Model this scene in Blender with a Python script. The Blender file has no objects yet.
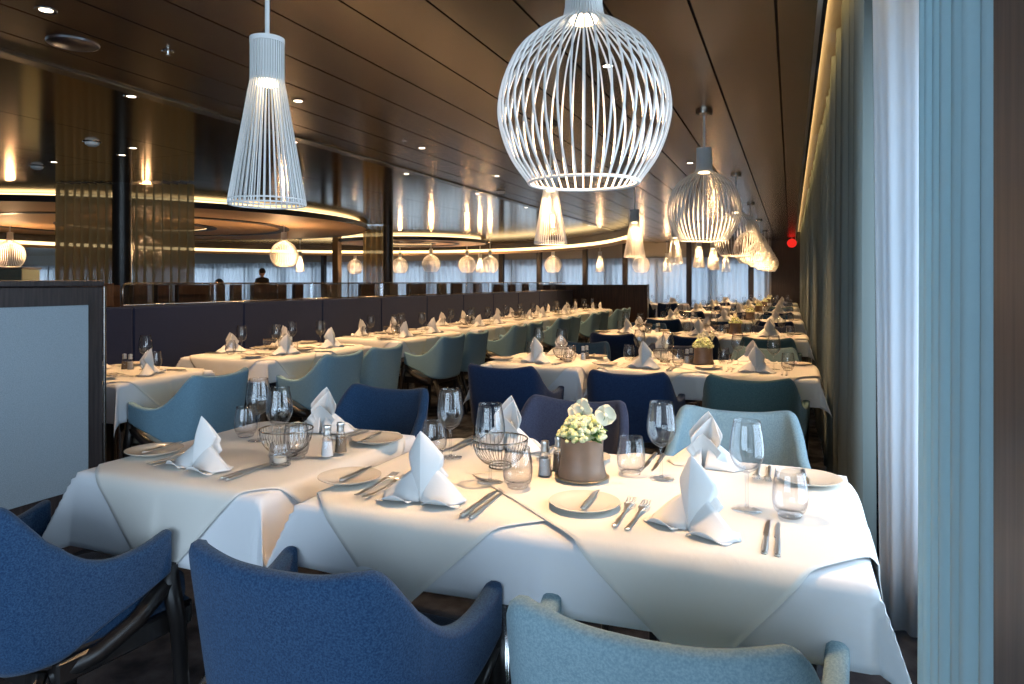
import bpy, math, random
from mathutils import Vector, Matrix
PI = math.pi
rnd = random.Random(7)
S = bpy.context.scene
COL = S.collection

# ------------------------------------------------------------------ camera
F = 700.0; HZ = 282.0; EYE = 1.31; YAW = math.radians(21.73)
cs, sn = math.cos(YAW), math.sin(YAW)
cam_d = bpy.data.cameras.new('camera'); cam = bpy.data.objects.new('camera', cam_d); COL.objects.link(cam)
cam_d.sensor_width = 36; cam_d.lens = F * 36 / 1024
cam_d.shift_y = -(342 - HZ) / 1024
cam_d.clip_start = 0.02; cam_d.clip_end = 200
cam.location = (0, 0, EYE); cam.rotation_euler = (PI / 2, 0, YAW)
S.camera = cam

def wd(px, d):                       # a point on the ground plan: bearing of px, depth d
    lat = (px - 512) / F * d
    return (lat * cs - d * sn, lat * sn + d * cs)
def at(px, py, z):                   # a point at height z seen at px, py
    return wd(px, (z - EYE) * F / (HZ - py))

# ------------------------------------------------------------------ materials
MATS = {}
def newmat(name):
    m = bpy.data.materials.new(name); m.use_nodes = True
    nt = m.node_tree; nt.nodes.clear()
    out = nt.nodes.new('ShaderNodeOutputMaterial')
    MATS[name] = m
    return m, nt, out
def N(nt, t, **kw):
    n = nt.nodes.new(t)
    for k, v in kw.items():
        if k.startswith('_'): setattr(n, k[1:], v)
        else: n.inputs[k.replace('__', ' ')].default_value = v
    return n
def rgba(c): return (c[0], c[1], c[2], 1)
def pbr(name, col, rough=.5, metal=0., col2=None, scale=30., bump=0., bscale=200., spec=.5, sheen=0., stretch=(1,1,1), coat=0., detail=3.):
    m, nt, out = newmat(name)
    p = N(nt, 'ShaderNodeBsdfPrincipled')
    p.inputs['Base Color'].default_value = rgba(col); p.inputs['Roughness'].default_value = rough
    p.inputs['Metallic'].default_value = metal; p.inputs['Specular IOR Level'].default_value = spec
    p.inputs['Sheen Weight'].default_value = sheen; p.inputs['Coat Weight'].default_value = coat
    tc = N(nt, 'ShaderNodeTexCoord'); mp = N(nt, 'ShaderNodeMapping'); mp.inputs['Scale'].default_value = stretch
    nt.links.new(tc.outputs['Object'], mp.inputs['Vector'])
    if col2:
        nz = N(nt, 'ShaderNodeTexNoise', Scale=scale, Detail=detail)
        nt.links.new(mp.outputs[0], nz.inputs['Vector'])
        cr = N(nt, 'ShaderNodeValToRGB')
        cr.color_ramp.elements[0].position = .35; cr.color_ramp.elements[1].position = .65
        cr.color_ramp.elements[0].color = rgba(col); cr.color_ramp.elements[1].color = rgba(col2)
        nt.links.new(nz.outputs['Fac'], cr.inputs[0]); nt.links.new(cr.outputs[0], p.inputs['Base Color'])
    if bump:
        nb = N(nt, 'ShaderNodeTexNoise', Scale=bscale, Detail=3.)
        nt.links.new(mp.outputs[0], nb.inputs['Vector'])
        b = N(nt, 'ShaderNodeBump', Strength=bump, Distance=.01)
        nt.links.new(nb.outputs['Fac'], b.inputs['Height']); nt.links.new(b.outputs[0], p.inputs['Normal'])
    nt.links.new(p.outputs[0], out.inputs[0])
    return m
def emit(name, col, k):
    m, nt, out = newmat(name)
    e = N(nt, 'ShaderNodeEmission', Strength=k); e.inputs[0].default_value = rgba(col)
    nt.links.new(e.outputs[0], out.inputs[0]); return m
def clear(name, tint=(1,1,1), ior=1.45, refl=1.0, rough=0.02, edge=None):
    m, nt, out = newmat(name)
    t = N(nt, 'ShaderNodeBsdfTransparent'); t.inputs[0].default_value = rgba(tint)
    g = N(nt, 'ShaderNodeBsdfGlossy', Roughness=rough); g.inputs[0].default_value = (refl,)*3 + (1,)
    # Schlick reflectance of a thin clear wall, the same from either side
    lw = N(nt, 'ShaderNodeLayerWeight', Blend=.5); pw = N(nt, 'ShaderNodeMath', _operation='POWER'); pw.inputs[1].default_value = 4.
    r0 = ((ior-1)/(ior+1))**2; f = N(nt, 'ShaderNodeMath', _operation='MULTIPLY_ADD'); f.inputs[1].default_value = .85 - r0; f.inputs[2].default_value = r0
    nt.links.new(lw.outputs['Facing'], pw.inputs[0]); nt.links.new(pw.outputs[0], f.inputs[0]); mx = N(nt, 'ShaderNodeMixShader')
    if edge:
        p2 = N(nt, 'ShaderNodeMath', _operation='POWER'); p2.inputs[1].default_value = 2.5; nt.links.new(lw.outputs['Facing'], p2.inputs[0])
        mc = N(nt, 'ShaderNodeMix', _data_type='RGBA'); mc.inputs[6].default_value = rgba(tint); mc.inputs[7].default_value = rgba(edge)
        nt.links.new(p2.outputs[0], mc.inputs[0]); nt.links.new(mc.outputs[2], t.inputs[0])
    nt.links.new(f.outputs[0], mx.inputs[0]); nt.links.new(t.outputs[0], mx.inputs[1]); nt.links.new(g.outputs[0], mx.inputs[2])
    nt.links.new(mx.outputs[0], out.inputs[0]); return m
def drape(name, col, transl=.4, open_=0., bscale=0):
    m, nt, out = newmat(name)
    d = N(nt, 'ShaderNodeBsdfDiffuse'); d.inputs[0].default_value = rgba(col)
    t = N(nt, 'ShaderNodeBsdfTranslucent'); t.inputs[0].default_value = rgba(col)
    mx = N(nt, 'ShaderNodeMixShader', Fac=transl)
    nt.links.new(d.outputs[0], mx.inputs[1]); nt.links.new(t.outputs[0], mx.inputs[2])
    last = mx
    if open_:
        tr = N(nt, 'ShaderNodeBsdfTransparent'); m2 = N(nt, 'ShaderNodeMixShader', Fac=open_)
        nt.links.new(mx.outputs[0], m2.inputs[1]); nt.links.new(tr.outputs[0], m2.inputs[2]); last = m2
    if bscale:
        tc = N(nt, 'ShaderNodeTexCoord'); nz = N(nt, 'ShaderNodeTexNoise', Scale=bscale)
        b = N(nt, 'ShaderNodeBump', Strength=.3, Distance=.003)
        nt.links.new(tc.outputs['Object'], nz.inputs['Vector']); nt.links.new(nz.outputs['Fac'], b.inputs['Height'])
        nt.links.new(b.outputs[0], d.inputs['Normal'])
    nt.links.new(last.outputs[0], out.inputs[0]); return m

M = MATS
def fabric(name, c, c2): return pbr(name, c, .92, col2=c2, scale=260., bump=.25, bscale=600., spec=.2, sheen=.15)
fabric('blue_fabric', (.010,.036,.095), (.030,.078,.160))
fabric('navy_shade_fabric', (.010,.025,.075), (.022,.05,.125))  # on the table rows: blue chair cloth with shade put into its colour
fabric('slate_fabric', (.03,.040,.08), (.055,.070,.125))
fabric('teal_fabric', (.19,.30,.35), (.28,.40,.45))
fabric('shaded_teal_fabric', (.075,.155,.17), (.12,.22,.235))  # the teal chair cloth, darkened in colour to stand for shade
fabric('sky_fabric', (.155,.285,.375), (.225,.375,.47))
fabric('banquette_fabric', (.003,.010,.045), (.007,.019,.065))
fabric('cream_fabric', (.45,.42,.32), (.55,.5,.4))
fabric('linen', (.34,.41,.46), (.48,.55,.60))
pbr('black_wood', (.012,.010,.010), .35, col2=(.022,.018,.016), scale=8, stretch=(8,8,1))
pbr('dark_oak', (.032,.024,.024), .45, col2=(.065,.048,.045), scale=6, stretch=(14,14,.8), bump=.2, bscale=30)
pbr('brown_wood', (.035,.018,.010), .45, col2=(.075,.038,.02), scale=5, stretch=(14,14,.7))
pbr('pier_wood', (.055,.038,.032), .5, col2=(.10,.07,.06), scale=6, stretch=(14,14,.6))
pbr('cloth', (.80,.81,.83), .85, bump=.25, bscale=9., spec=.15, sheen=.1)
pbr('overlay_cloth', (.78,.75,.69), .85, bump=.28, bscale=7., spec=.15, sheen=.1)
pbr('napkin_cloth', (.80,.79,.77), .8, bump=.08, bscale=40., spec=.15)
pbr('porcelain', (.72,.66,.56), .15, spec=.5)
pbr('steel', (.86,.83,.78), .30, 1.)
pbr('dark_steel', (.25,.25,.27), .3, 1.)
pbr('chrome', (.7,.7,.7), .12, 1.)
pbr('wire', (.40,.36,.31), .25, 1.)
pbr('white_lacquer', (.80,.78,.75), .4)
pbr('copper_pot', (.23,.145,.095), .40, .15, col2=(.29,.19,.13), scale=12, spec=.5)
pbr('saucer_tan', (.5,.35,.2), .4)
pbr('carpet', (.010,.012,.018), .95, col2=(.06,.062,.07), scale=7, bump=.6, bscale=300, spec=.1, detail=9.)
pbr('groove', (.004,.003,.003), .8)
pbr('bronze', (.41,.335,.26), .25, 1., bump=.16, bscale=3.5, stretch=(1,.35,1))
pbr('bronze_mirror', (.56,.40,.22), .12, 1., bump=.07, bscale=2.5, stretch=(1,.5,1))
pbr('trim_metal', (.45,.41,.37), .25, 1.)
pbr('disc_tan', (.70,.45,.25), .6)
pbr('disc_ring', (.03,.02,.015), .4)
pbr('column_dark', (.03,.024,.022), .35)
pbr('column_bronze', (.15,.09,.045), .35, .5)
pbr('wall_brown', (.028,.018,.014), .5, col2=(.045,.03,.024), scale=5, stretch=(10,10,.6))
pbr('wall_beige', (.30,.26,.21), .7)
pbr('black_suit', (.008,.008,.010), .8)
pbr('skin', (.50,.30,.21), .55)
pbr('hair', (.012,.009,.007), .6)
pbr('sage_panel', (.42,.52,.44), .6)
pbr('grey_plastic', (.33,.32,.31), .4)
pbr('petal_white', (.92,.84,.60), .6)
pbr('floret', (.55,.60,.22), .7, col2=(.88,.84,.55), scale=45)
pbr('leaf', (.06,.15,.02), .6)
pbr('salt', (.8,.8,.8), .8)
pbr('pepper', (.22,.17,.12), .9)
pbr('wax', (.85,.75,.6), .5)
clear('glass', (.97,.97,.97), 1.6, edge=(.58,.58,.60))
clear('foot_glass', (.97,.97,.97), 1.6)
g_ = pbr('solid_glass', (.95,.96,.96), .02); g_.node_tree.nodes['Principled BSDF'].inputs['Transmission Weight'].default_value = 1.
clear('pane', (.93,.96,.97), refl=.9); clear('rail_glass', (.85,.85,.86), ior=1.6)
drape('teal_curtain', (.48,.63,.67), .35, bscale=120)
drape('grey_curtain', (.23,.26,.245), .30)
drape('white_curtain', (.80,.84,.88), .5)
drape('gold_sheer', (.62,.50,.27), .5, .35)
drape('sheer', (.46,.48,.50), .55, .20)
emit('bulb_glow', (1,.74,.42), 14.)
emit('cove_glow', (1,.74,.36), 2.6)
emit('slot_glow', (1,.66,.28), 9.)
emit('spot_glow', (1,.86,.66), 9.)
emit('red_glow', (1,.03,.02), .8)
emit('candle_glow', (1,.62,.25), 1.5)

# ------------------------------------------------------------------ mesh builder
class MB:
    def __init__(s): s.v = []; s.f = []; s.mi = []; s.cur = 0
    def add(s, vs, fs):
        o = len(s.v); s.v += [tuple(p) for p in vs]
        s.f += [tuple(i + o for i in f) for f in fs]; s.mi += [s.cur] * len(fs); return s
    def box(s, x0, x1, y0, y1, z0, z1, bev=0.):
        if bev <= 0:
            vs = [(x, y, z) for z in (z0, z1) for y in (y0, y1) for x in (x0, x1)]
            return s.add(vs, [(0,2,3,1), (4,5,7,6), (0,1,5,4), (2,6,7,3), (0,4,6,2), (1,3,7,5)])
        vs = []; b = bev
        for z, k in ((z0, b), (z0 + b, 0), (z1 - b, 0), (z1, b)):
            for (x, y) in ((x0 + k, y0 + b), (x0 + b, y0 + k), (x1 - b, y0 + k), (x1 - k, y0 + b),
                           (x1 - k, y1 - b), (x1 - b, y1 - k), (x0 + b, y1 - k), (x0 + k, y1 - b)):
                vs.append((x, y, z))
        fs = [tuple(range(7, -1, -1)), tuple(range(24, 32))]
        for r in range(3):
            for i in range(8): fs.append((r*8+i, r*8+(i+1) % 8, r*8+8+(i+1) % 8, r*8+8+i))
        return s.add(vs, fs)
    def lathe(s, prof, n=24, c=(0,0,0), sx=1., sy=1., closed=False):
        vs = []; fs = []; k = len(prof)
        for (r, z) in prof:
            for i in range(n):
                a = 2*PI*i/n; vs.append((c[0]+r*math.cos(a)*sx, c[1]+r*math.sin(a)*sy, c[2]+z))
        rng = k if closed else k-1
        for j in range(rng):
            j2 = (j+1) % k
            for i in range(n): fs.append((j*n+i, j*n+(i+1) % n, j2*n+(i+1) % n, j2*n+i))
        if not closed:
            if prof[0][0] > 1e-6: fs.append(tuple(range(n-1, -1, -1)))
            if prof[-1][0] > 1e-6: fs.append(tuple((k-1)*n+i for i in range(n)))
        return s.add(vs, fs)
    def lathe_open(s, prof, n=24, c=(0,0,0)):
        vs = []; fs = []; k = len(prof)
        for (r, z) in prof:
            for i in range(n):
                a = 2*PI*i/n; vs.append((c[0]+r*math.cos(a), c[1]+r*math.sin(a), c[2]+z))
        for j in range(k-1):
            for i in range(n): fs.append((j*n+i, j*n+(i+1) % n, (j+1)*n+(i+1) % n, (j+1)*n+i))
        return s.add(vs, fs)
    def tube(s, pts, r, n=6, closed=False, r2=None):
        pts = [Vector(p) for p in pts]; k = len(pts); vs = []; fs = []
        for i, p in enumerate(pts):
            if closed: t = pts[(i+1) % k] - pts[i-1]
            else: t = pts[min(i+1, k-1)] - pts[max(i-1, 0)]
            t.normalize()
            up = Vector((0,0,1)) if abs(t.z) < .95 else Vector((1,0,0))
            a = t.cross(up).normalized(); b = a.cross(t)
            rr = r if r2 is None else r + (r2-r)*i/(k-1)
            for j in range(n):
                th = 2*PI*j/n; vs.append(p + a*(rr*math.cos(th)) + b*(rr*math.sin(th)))
        for i in range(k if closed else k-1):
            i2 = (i+1) % k
            for j in range(n): fs.append((i*n+j, i*n+(j+1) % n, i2*n+(j+1) % n, i2*n+j))
        if not closed:
            fs.append(tuple(range(n-1, -1, -1))); fs.append(tuple((k-1)*n+j for j in range(n)))
        return s.add(vs, fs)
    def grid(s, fn, nu, nv):
        vs = [fn(i/nu, j/nv) for j in range(nv+1) for i in range(nu+1)]
        fs = [(j*(nu+1)+i, j*(nu+1)+i+1, (j+1)*(nu+1)+i+1, (j+1)*(nu+1)+i) for j in range(nv) for i in range(nu)]
        return s.add(vs, fs)
    def prism(s, poly, z0, z1):
        n = len(poly)
        vs = [(x, y, z0) for x, y in poly] + [(x, y, z1) for x, y in poly]
        fs = [tuple(range(n-1, -1, -1)), tuple(range(n, 2*n))] + [(i, (i+1) % n, n+(i+1) % n, n+i) for i in range(n)]
        return s.add(vs, fs)
    def ball(s, c, r, n=8, m=6, sc=(1,1,1)):
        vs = []; fs = []
        for j in range(m+1):
            ph = PI*j/m
            for i in range(n):
                a = 2*PI*i/n
                vs.append((c[0]+r*sc[0]*math.sin(ph)*math.cos(a), c[1]+r*sc[1]*math.sin(ph)*math.sin(a), c[2]+r*sc[2]*math.cos(ph)))
        for j in range(m):
            for i in range(n): fs.append((j*n+i, (j+1)*n+i, (j+1)*n+(i+1) % n, j*n+(i+1) % n))
        return s.add(vs, fs)
    def mesh(s, name, mats, smooth=True, sharp=None):
        me = bpy.data.meshes.new(name); me.from_pydata(s.v, [], s.f)
        if not isinstance(mats, (list, tuple)): mats = [mats]
        for m in mats: me.materials.append(M[m])
        for p, k in zip(me.polygons, s.mi): p.material_index = k; p.use_smooth = smooth
        me.validate(); me.update()
        if smooth and sharp:
            me.set_sharp_from_angle(angle=math.radians(sharp))
        return me

def tag(o, label=None, cat=None, group=None, kind=None):
    if label: o['label'] = label
    if cat: o['category'] = cat
    if group: o['group'] = group
    if kind: o['kind'] = kind
    return o
def obj(name, mb, mats, parent=None, smooth=True, sharp=40, solid=0., sub=0, off=0.):
    o = bpy.data.objects.new(name, mb.mesh(name, mats, smooth, sharp)); COL.objects.link(o)
    if parent: o.parent = parent
    if solid:
        md = o.modifiers.new('thick', 'SOLIDIFY'); md.thickness = solid; md.offset = off
    if sub:
        md = o.modifiers.new('sub', 'SUBSURF'); md.levels = sub; md.render_levels = sub
    return o
def empty(name, loc=(0,0,0), rz=0.):
    o = bpy.data.objects.new(name, None); COL.objects.link(o); o.location = loc; o.rotation_euler = (0,0,rz)
    o.empty_display_size = .05; return o
def struct(name, mb, mats, parent=None, **kw):
    o = obj(name, mb, mats, parent, **kw)
    if parent is None: o['kind'] = 'structure'
    return o
def copy_tree(o, parent=None):
    c = o.copy(); COL.objects.link(c)
    if parent: c.parent = parent
    for ch in KIDS.get(o.name, []): copy_tree(ch, c)
    return c
KIDS = {}
def proto(root):                     # remembers a thing's parts so that copying needs no search
    for ch in root.children: proto(ch)
    KIDS[root.name] = list(root.children); root['_used'] = False
    return root
def place(p, loc, rz=0., label=None, group=None, cat=None, tilt=None):
    if not p['_used']: o = p; o['_used'] = True
    else: o = copy_tree(p)
    o.location = loc; o.rotation_euler = (tilt[0] if tilt else 0, tilt[1] if tilt else 0, rz)
    tag(o, label, cat, group); return o

# ------------------------------------------------------------------ room shell
CEIL = 2.44; YE = 20.4; XR = .60; XL = -34.; YB = -2.2
struct('floor', MB().box(XL, XR, YB, YE, -.12, 0), 'carpet', smooth=False)
# plank ceiling over the dining rows: separate boards with open dark grooves
mb = MB(); x = .12
edges = [.12, -.058]
while edges[-1] > -3.4: edges.append(edges[-1] - .325)
edges = [e for e in edges if e > -3.55] + [-3.56]
y_cuts = [YB, -.4, 1.8, 4.7, 7.6, 10.5, 13.4, 16.3, YE]
for a, b in zip(edges[:-1], edges[1:]):
    for y0, y1 in zip(y_cuts[:-1], y_cuts[1:]):
        mb.box(b + .006, a - .006, y0 + .0012, y1 - .0012, CEIL, CEIL + .02)
ce = struct('ceiling', mb, 'bronze', smooth=False)
mb = MB(); mb.box(-3.62, .14, YB, YE, CEIL + .021, CEIL + .04)
struct('ceiling_backing', mb, 'groove', ce, smooth=False)
mb = MB(); xs = -3.66
while xs > XL:
    for y0, y1 in zip(y_cuts[:-1], y_cuts[1:]):
        mb.box(xs - 1.195, xs - .003, y0 + .002, y1 - .002, CEIL, CEIL + .02)
    xs -= 1.2
struct('ceiling', mb, 'bronze_mirror', smooth=False)
mb = MB(); mb.box(XL, -3.62, YB, YE, CEIL + .021, CEIL + .04)
struct('ceiling_backing', mb, 'groove', ce, smooth=False)
mb = MB(); mb.box(-3.66, -3.56, YB, YE, CEIL - .012, CEIL + .02, .004)
struct('trim_1', mb, 'trim_metal', smooth=False)
# curtain slot along the window side with its warm strip
mb = MB(); mb.box(.10, .12, YB, YE, CEIL - .001, CEIL + .24); mb.box(.12, XR, YB, YE, CEIL + .22, CEIL + .24)
struct('ceiling', mb, 'wall_beige', smooth=False)
mb = MB(); mb.box(.125, .16, 1.2, YE - .1, CEIL + .195, CEIL + .21)
o = obj('strip_light', mb, 'slot_glow', smooth=False)
tag(o, 'warm glowing strip light in the ceiling slot above the window curtains', 'strip light')
mb = MB(); mb.box(.25, .29, 1.4, YE - .1, CEIL + .18, CEIL + .21)
o = obj('curtain_rail', mb, 'trim_metal', smooth=False); tag(o, 'metal curtain rail running along the ceiling slot', 'curtain rail')

# right wall with windows
wins_r = [(-2.0, -.9), (-.8, .45), (1.15, 3.1)] + [(4.7 + 2.9*i, 6.3 + 2.9*i) for i in range(5)]
mb = MB(); yy = YB
for a, b in wins_r:
    mb.box(XR, XR + .2, yy, a, -.12, CEIL + .24); yy = b
    mb.box(XR, XR + .2, a, b, -.12, .35); mb.box(XR, XR + .2, a, b, 2.25, CEIL + .24)
mb.box(XR, XR + .2, yy, YE, -.12, CEIL + .24)
struct('wall_right', mb, 'wall_brown', smooth=False)
def window(n, axis, c, a, b, z0, z1, mull):
    f = MB(); t = .05
    def bx(u0, u1, w0, w1, p0=-.03, p1=.03):
        if axis == 'x': f.box(c+p0, c+p1, u0, u1, w0, w1)
        else: f.box(u0, u1, c+p0, c+p1, w0, w1)
    bx(a, b, z0, z0+t); bx(a, b, z1-t, z1); bx(a, a+t, z0, z1); bx(b-t, b, z0, z1)
    for k in range(1, mull): u = a + (b-a)*k/mull; bx(u-.02, u+.02, z0, z1)
    fr = struct('window_%d' % n, f, 'column_dark', smooth=False)
    p = MB()
    if axis == 'x': p.box(c-.004, c+.004, a, b, z0, z1)
    else: p.box(a, b, c-.004, c+.004, z0, z1)
    obj('window_pane', p, 'pane', fr, smooth=False)
wn = 1
for a, b in wins_r: window(wn, 'x', XR+.1, a, b, .35, 2.25, 2); wn += 1
# end wall
mb = MB(); mb.box(-.5, XR+.2, YE, YE+.2, -.12, CEIL+.24)
struct('wall_end', mb, 'wall_brown', smooth=False)
mb = MB(); xw = -.5; wins_e = []
while xw > XL + 1.6:
    wins_e.append((xw - 1.5, xw - .14)); mb.box(xw-.14, xw, YE, YE+.2, .5, 1.86); xw -= 1.5
mb.box(XL, xw, YE, YE+.2, .5, 1.86)
mb.box(XL, -.5, YE, YE+.2, -.12, .5); mb.box(XL, -.5, YE, YE+.2, 1.86, CEIL+.04)
struct('wall_end_windows', mb, 'wall_beige', smooth=False)
for a, b in wins_e: window(wn, 'y', YE+.1, a, b, .5, 1.86, 1); wn += 1
# back and left walls, behind and beside the camera
mb = MB(); a0, a1 = -3.2, .3
mb.box(a1, XR+.2, YB-.2, YB, -.12, CEIL+.24); mb.box(-16, a0, YB-.2, YB, -.12, CEIL+.04)
mb.box(a0, a1, YB-.2, YB, -.12, .4); mb.box(a0, a1, YB-.2, YB, 2.3, CEIL+.04); mb.box(XL, -16, YB-.2, YB, -.12, CEIL+.04)
struct('wall_back', mb, 'wall_beige', smooth=False)
window(wn, 'y', YB-.1, a0, a1, .4, 2.3, 4); wn += 1
mb = MB(); mb.box(XL-.2, XL, YB-.2, 0, -.12, CEIL+.04); mb.box(XL-.2, XL, 18, YE+.2, -.12, CEIL+.04)
mb.box(XL-.2, XL, 0, 18, -.12, .5); mb.box(XL-.2, XL, 0, 18, 1.86, CEIL+.04)
struct('wall_left', mb, 'wall_beige', smooth=False)
window(wn, 'x', XL-.1, 0, 18, .5, 1.86, 10); wn += 1
# wooden pier beside the near curtain
mb = MB(); mb.box(.20, XR, .52, .885, 0, CEIL+.2, .004)
struct('trim_2', mb, 'pier_wood', smooth=False)
# dark posts standing along the end windows
for px in (501, 539, 585, 625, 689, 751, 323):
    x, y = wd(px, 1.0); k = (YE - .45) / y; x *= k
    struct('trim_3', MB().box(x-.07, x+.07, YE-.48, YE-.34, 0, CEIL), 'column_dark', smooth=False)
x, y = wd(337, 17.5); struct('trim_4', MB().box(x-.08, x+.08, y-.08, y+.08, 0, CEIL), 'column_bronze', smooth=False)

# ------------------------------------------------------------------ curtains
def pleated(name, p0, p1, z0, z1, mat, n, amp, label, group=None, flare=0., cat='curtain', seed=0, bulge=0.):
    p0 = Vector(p0); p1 = Vector(p1); t = (p1-p0); L = t.length; t.normalize(); nrm = Vector((-t.y, t.x))
    r = random.Random(seed); ph = [r.uniform(-.8, .8) for _ in range(n+2)]; am = [r.uniform(.65, 1.25) for _ in range(n+2)]
    def fn(u, v):
        k = u*n; i = int(min(k, n-1)); w = k - i
        A = amp * ((1-w)*am[i] + w*am[i+1]) * (1 + .35*(1-v))
        s = math.sin(2*PI*k + .5*((1-w)*ph[i] + w*ph[i+1]) + .25*math.sin(3*v + i))
        q = p0 + t*(u*L + flare*(1-v)*(u-.3)) + nrm*(A*s + bulge*math.sin(PI*u))
        return (q.x, q.y, z0 + (z1-z0)*v)
    mb = MB().grid(fn, n*10, 10)
    o = obj(name, mb, mat, sharp=None, solid=.004); tag(o, label, cat, group); return o
ZC = CEIL + .17
pleated('curtain', (.215, .895), (.215, 1.375), .02, ZC, 'teal_curtain', 7, .018, 'pale teal pleated curtain beside the brown wooden pier, nearest the camera', seed=3)
pleated('curtain', (.445, 2.90), (.285, 2.99), .02, ZC, 'white_curtain', 2, .014, 'pale blue-white lining curtain beyond the first table, lit by daylight', seed=4, flare=-.05)
names = ['grey-green pleated curtain right behind the pale lining curtain', 'grey-green curtain beside the second row window table',
         'grey-green curtain beside the third row window table', 'grey-green curtain beside the fourth row window table',
         'grey-green curtain beside the fifth row window table', 'grey-green curtain at the far dark end wall']
ys = [(3.02, 4.3), (4.4, 7.2), (7.3, 10.1), (10.2, 13.0), (13.1, 15.9), (16.0, 20.2)]
for i, (a, b) in enumerate(ys):
    pleated('curtain', (.27, a), (.27, b), .02, ZC, 'grey_curtain', int((b-a)*5.5), .045, names[i], 'grey-green curtains along the window side', seed=10+i)
for i, (a, b) in enumerate(wins_e):
    o = pleated('sheer_curtain', (b+.09, YE-.22), (a-.09, YE-.22), .05, 2.0, 'sheer', 9, .03, 'sheer white pleated curtain across the bright end windows', 'sheer curtains across the end windows', seed=40+i)
def facing_curtain(pa, pb, d0, d1, z0, mat, n, label, amp=.06):
    return pleated('sheer_curtain', wd(pa, d0), wd(pb, d1), z0, CEIL-.02, mat, n, amp, label, 'gold sheer curtains around the columns', seed=int(pa))
facing_curtain(54, 111, 7.95, 7.95, .05, 'gold_sheer', 7, 'gold sheer curtain left of the big dark column')
facing_curtain(132, 193, 7.95, 7.95, .05, 'gold_sheer', 7, 'gold sheer curtain right of the big dark column')
facing_curtain(363, 384, 13.9, 13.9, .05, 'gold_sheer', 4, 'narrow gold sheer curtain left of the slim dark column', .05)
for (px, d, r) in ((122, 8.0, .10), (388, 14., .10)):
    x, y = wd(px, d)
    struct('trim_5', MB().lathe([(r+.03, 0), (r+.03, .08), (r, .1), (r, CEIL)], 24, (x, y, 0)), 'column_dark', sharp=40)

# ------------------------------------------------------------------ ceiling discs and coves
def disc(cx, cy, R, z, label):
    t = empty('ceiling_disc', (cx, cy, z)); tag(t, label, 'ceiling disc')
    obj('disc', MB().lathe([(0, 0), (R-.02, 0), (R, .02), (R, .06), (R-.02, .07), (0, .07)], 96), 'disc_tan', t, sharp=30)
    obj('edge_band', MB().lathe([(R+.001, -.012), (R+.012, -.012), (R+.012, .07), (R+.001, .07)], 96, closed=True), 'disc_ring', t, sharp=30)
    for q in (.62, .30): 
        obj('ring', MB().lathe([(R*(q-.022), -.014), (R*(q+.022), -.014), (R*(q+.022), -.001), (R*(q-.022), -.001)], 96, closed=True), 'disc_ring', t, sharp=30)
    obj('light_ring', MB().lathe([(R*.30-.10, -.006), (R*.30-.07, -.006), (R*.30-.07, -.002), (R*.30-.10, -.002)], 96, closed=True), 'cove_glow', t, sharp=30)
    obj('light_band', MB().lathe([(R-.16, .075), (R-.13, .075), (R-.13, min(.135, CEIL-z-.005)), (R-.16, min(.135, CEIL-z-.005))], 96, closed=True), 'cove_glow', t, sharp=30)
    obj('hanger_drum', MB().lathe([(R-.30, .07), (R-.30, CEIL-z-.001), (R-.34, CEIL-z-.001), (R-.34, .07)], 96, closed=True), 'disc_ring', t, sharp=30)
    return t
x, y = wd(139, 12.7); disc(x, y, 4.05, 2.325, 'large round tan ceiling disc with glowing rim at upper left')
x, y = wd(412, 18.5); disc(x, y, 1.95, 2.325, 'smaller round tan ceiling disc with glowing rim above the far middle')
def arc(r0, r1, z0, z1, a0=26, a1=185, n=90):
    def P(rr, a, z): return (-9.5 + (7.0+rr)*math.cos(a), 10.6 + (8.2+rr)*math.sin(a), z)
    mb = MB(); vs = []; fs = []
    for i in range(n+1):
        a = math.radians(a0 + (a1-a0)*i/n)
        vs += [P(r0, a, z0), P(r1, a, z0), P(r1, a, z1), P(r0, a, z1)]
    for i in range(n):
        for j in range(4): fs.append((i*4+j, i*4+(j+1) % 4, i*4+4+(j+1) % 4, i*4+4+j))
    fs += [(0, 1, 2, 3), (n*4+3, n*4+2, n*4+1, n*4)]
    return mb.add(vs, fs)
t = empty('curved_soffit', (0, 0, 0)); tag(t, 'long curved ceiling soffit with a warm light line far across the room', 'ceiling cove')
obj('fascia', arc(0, .10, 2.12, 2.18), 'disc_tan', t, smooth=False)
obj('light_band', arc(.08, .11, 2.19, 2.27), 'cove_glow', t, smooth=False)
obj('upper_fascia', arc(.13, .2, 2.16, CEIL-.004), 'disc_ring', t, smooth=False)

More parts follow.
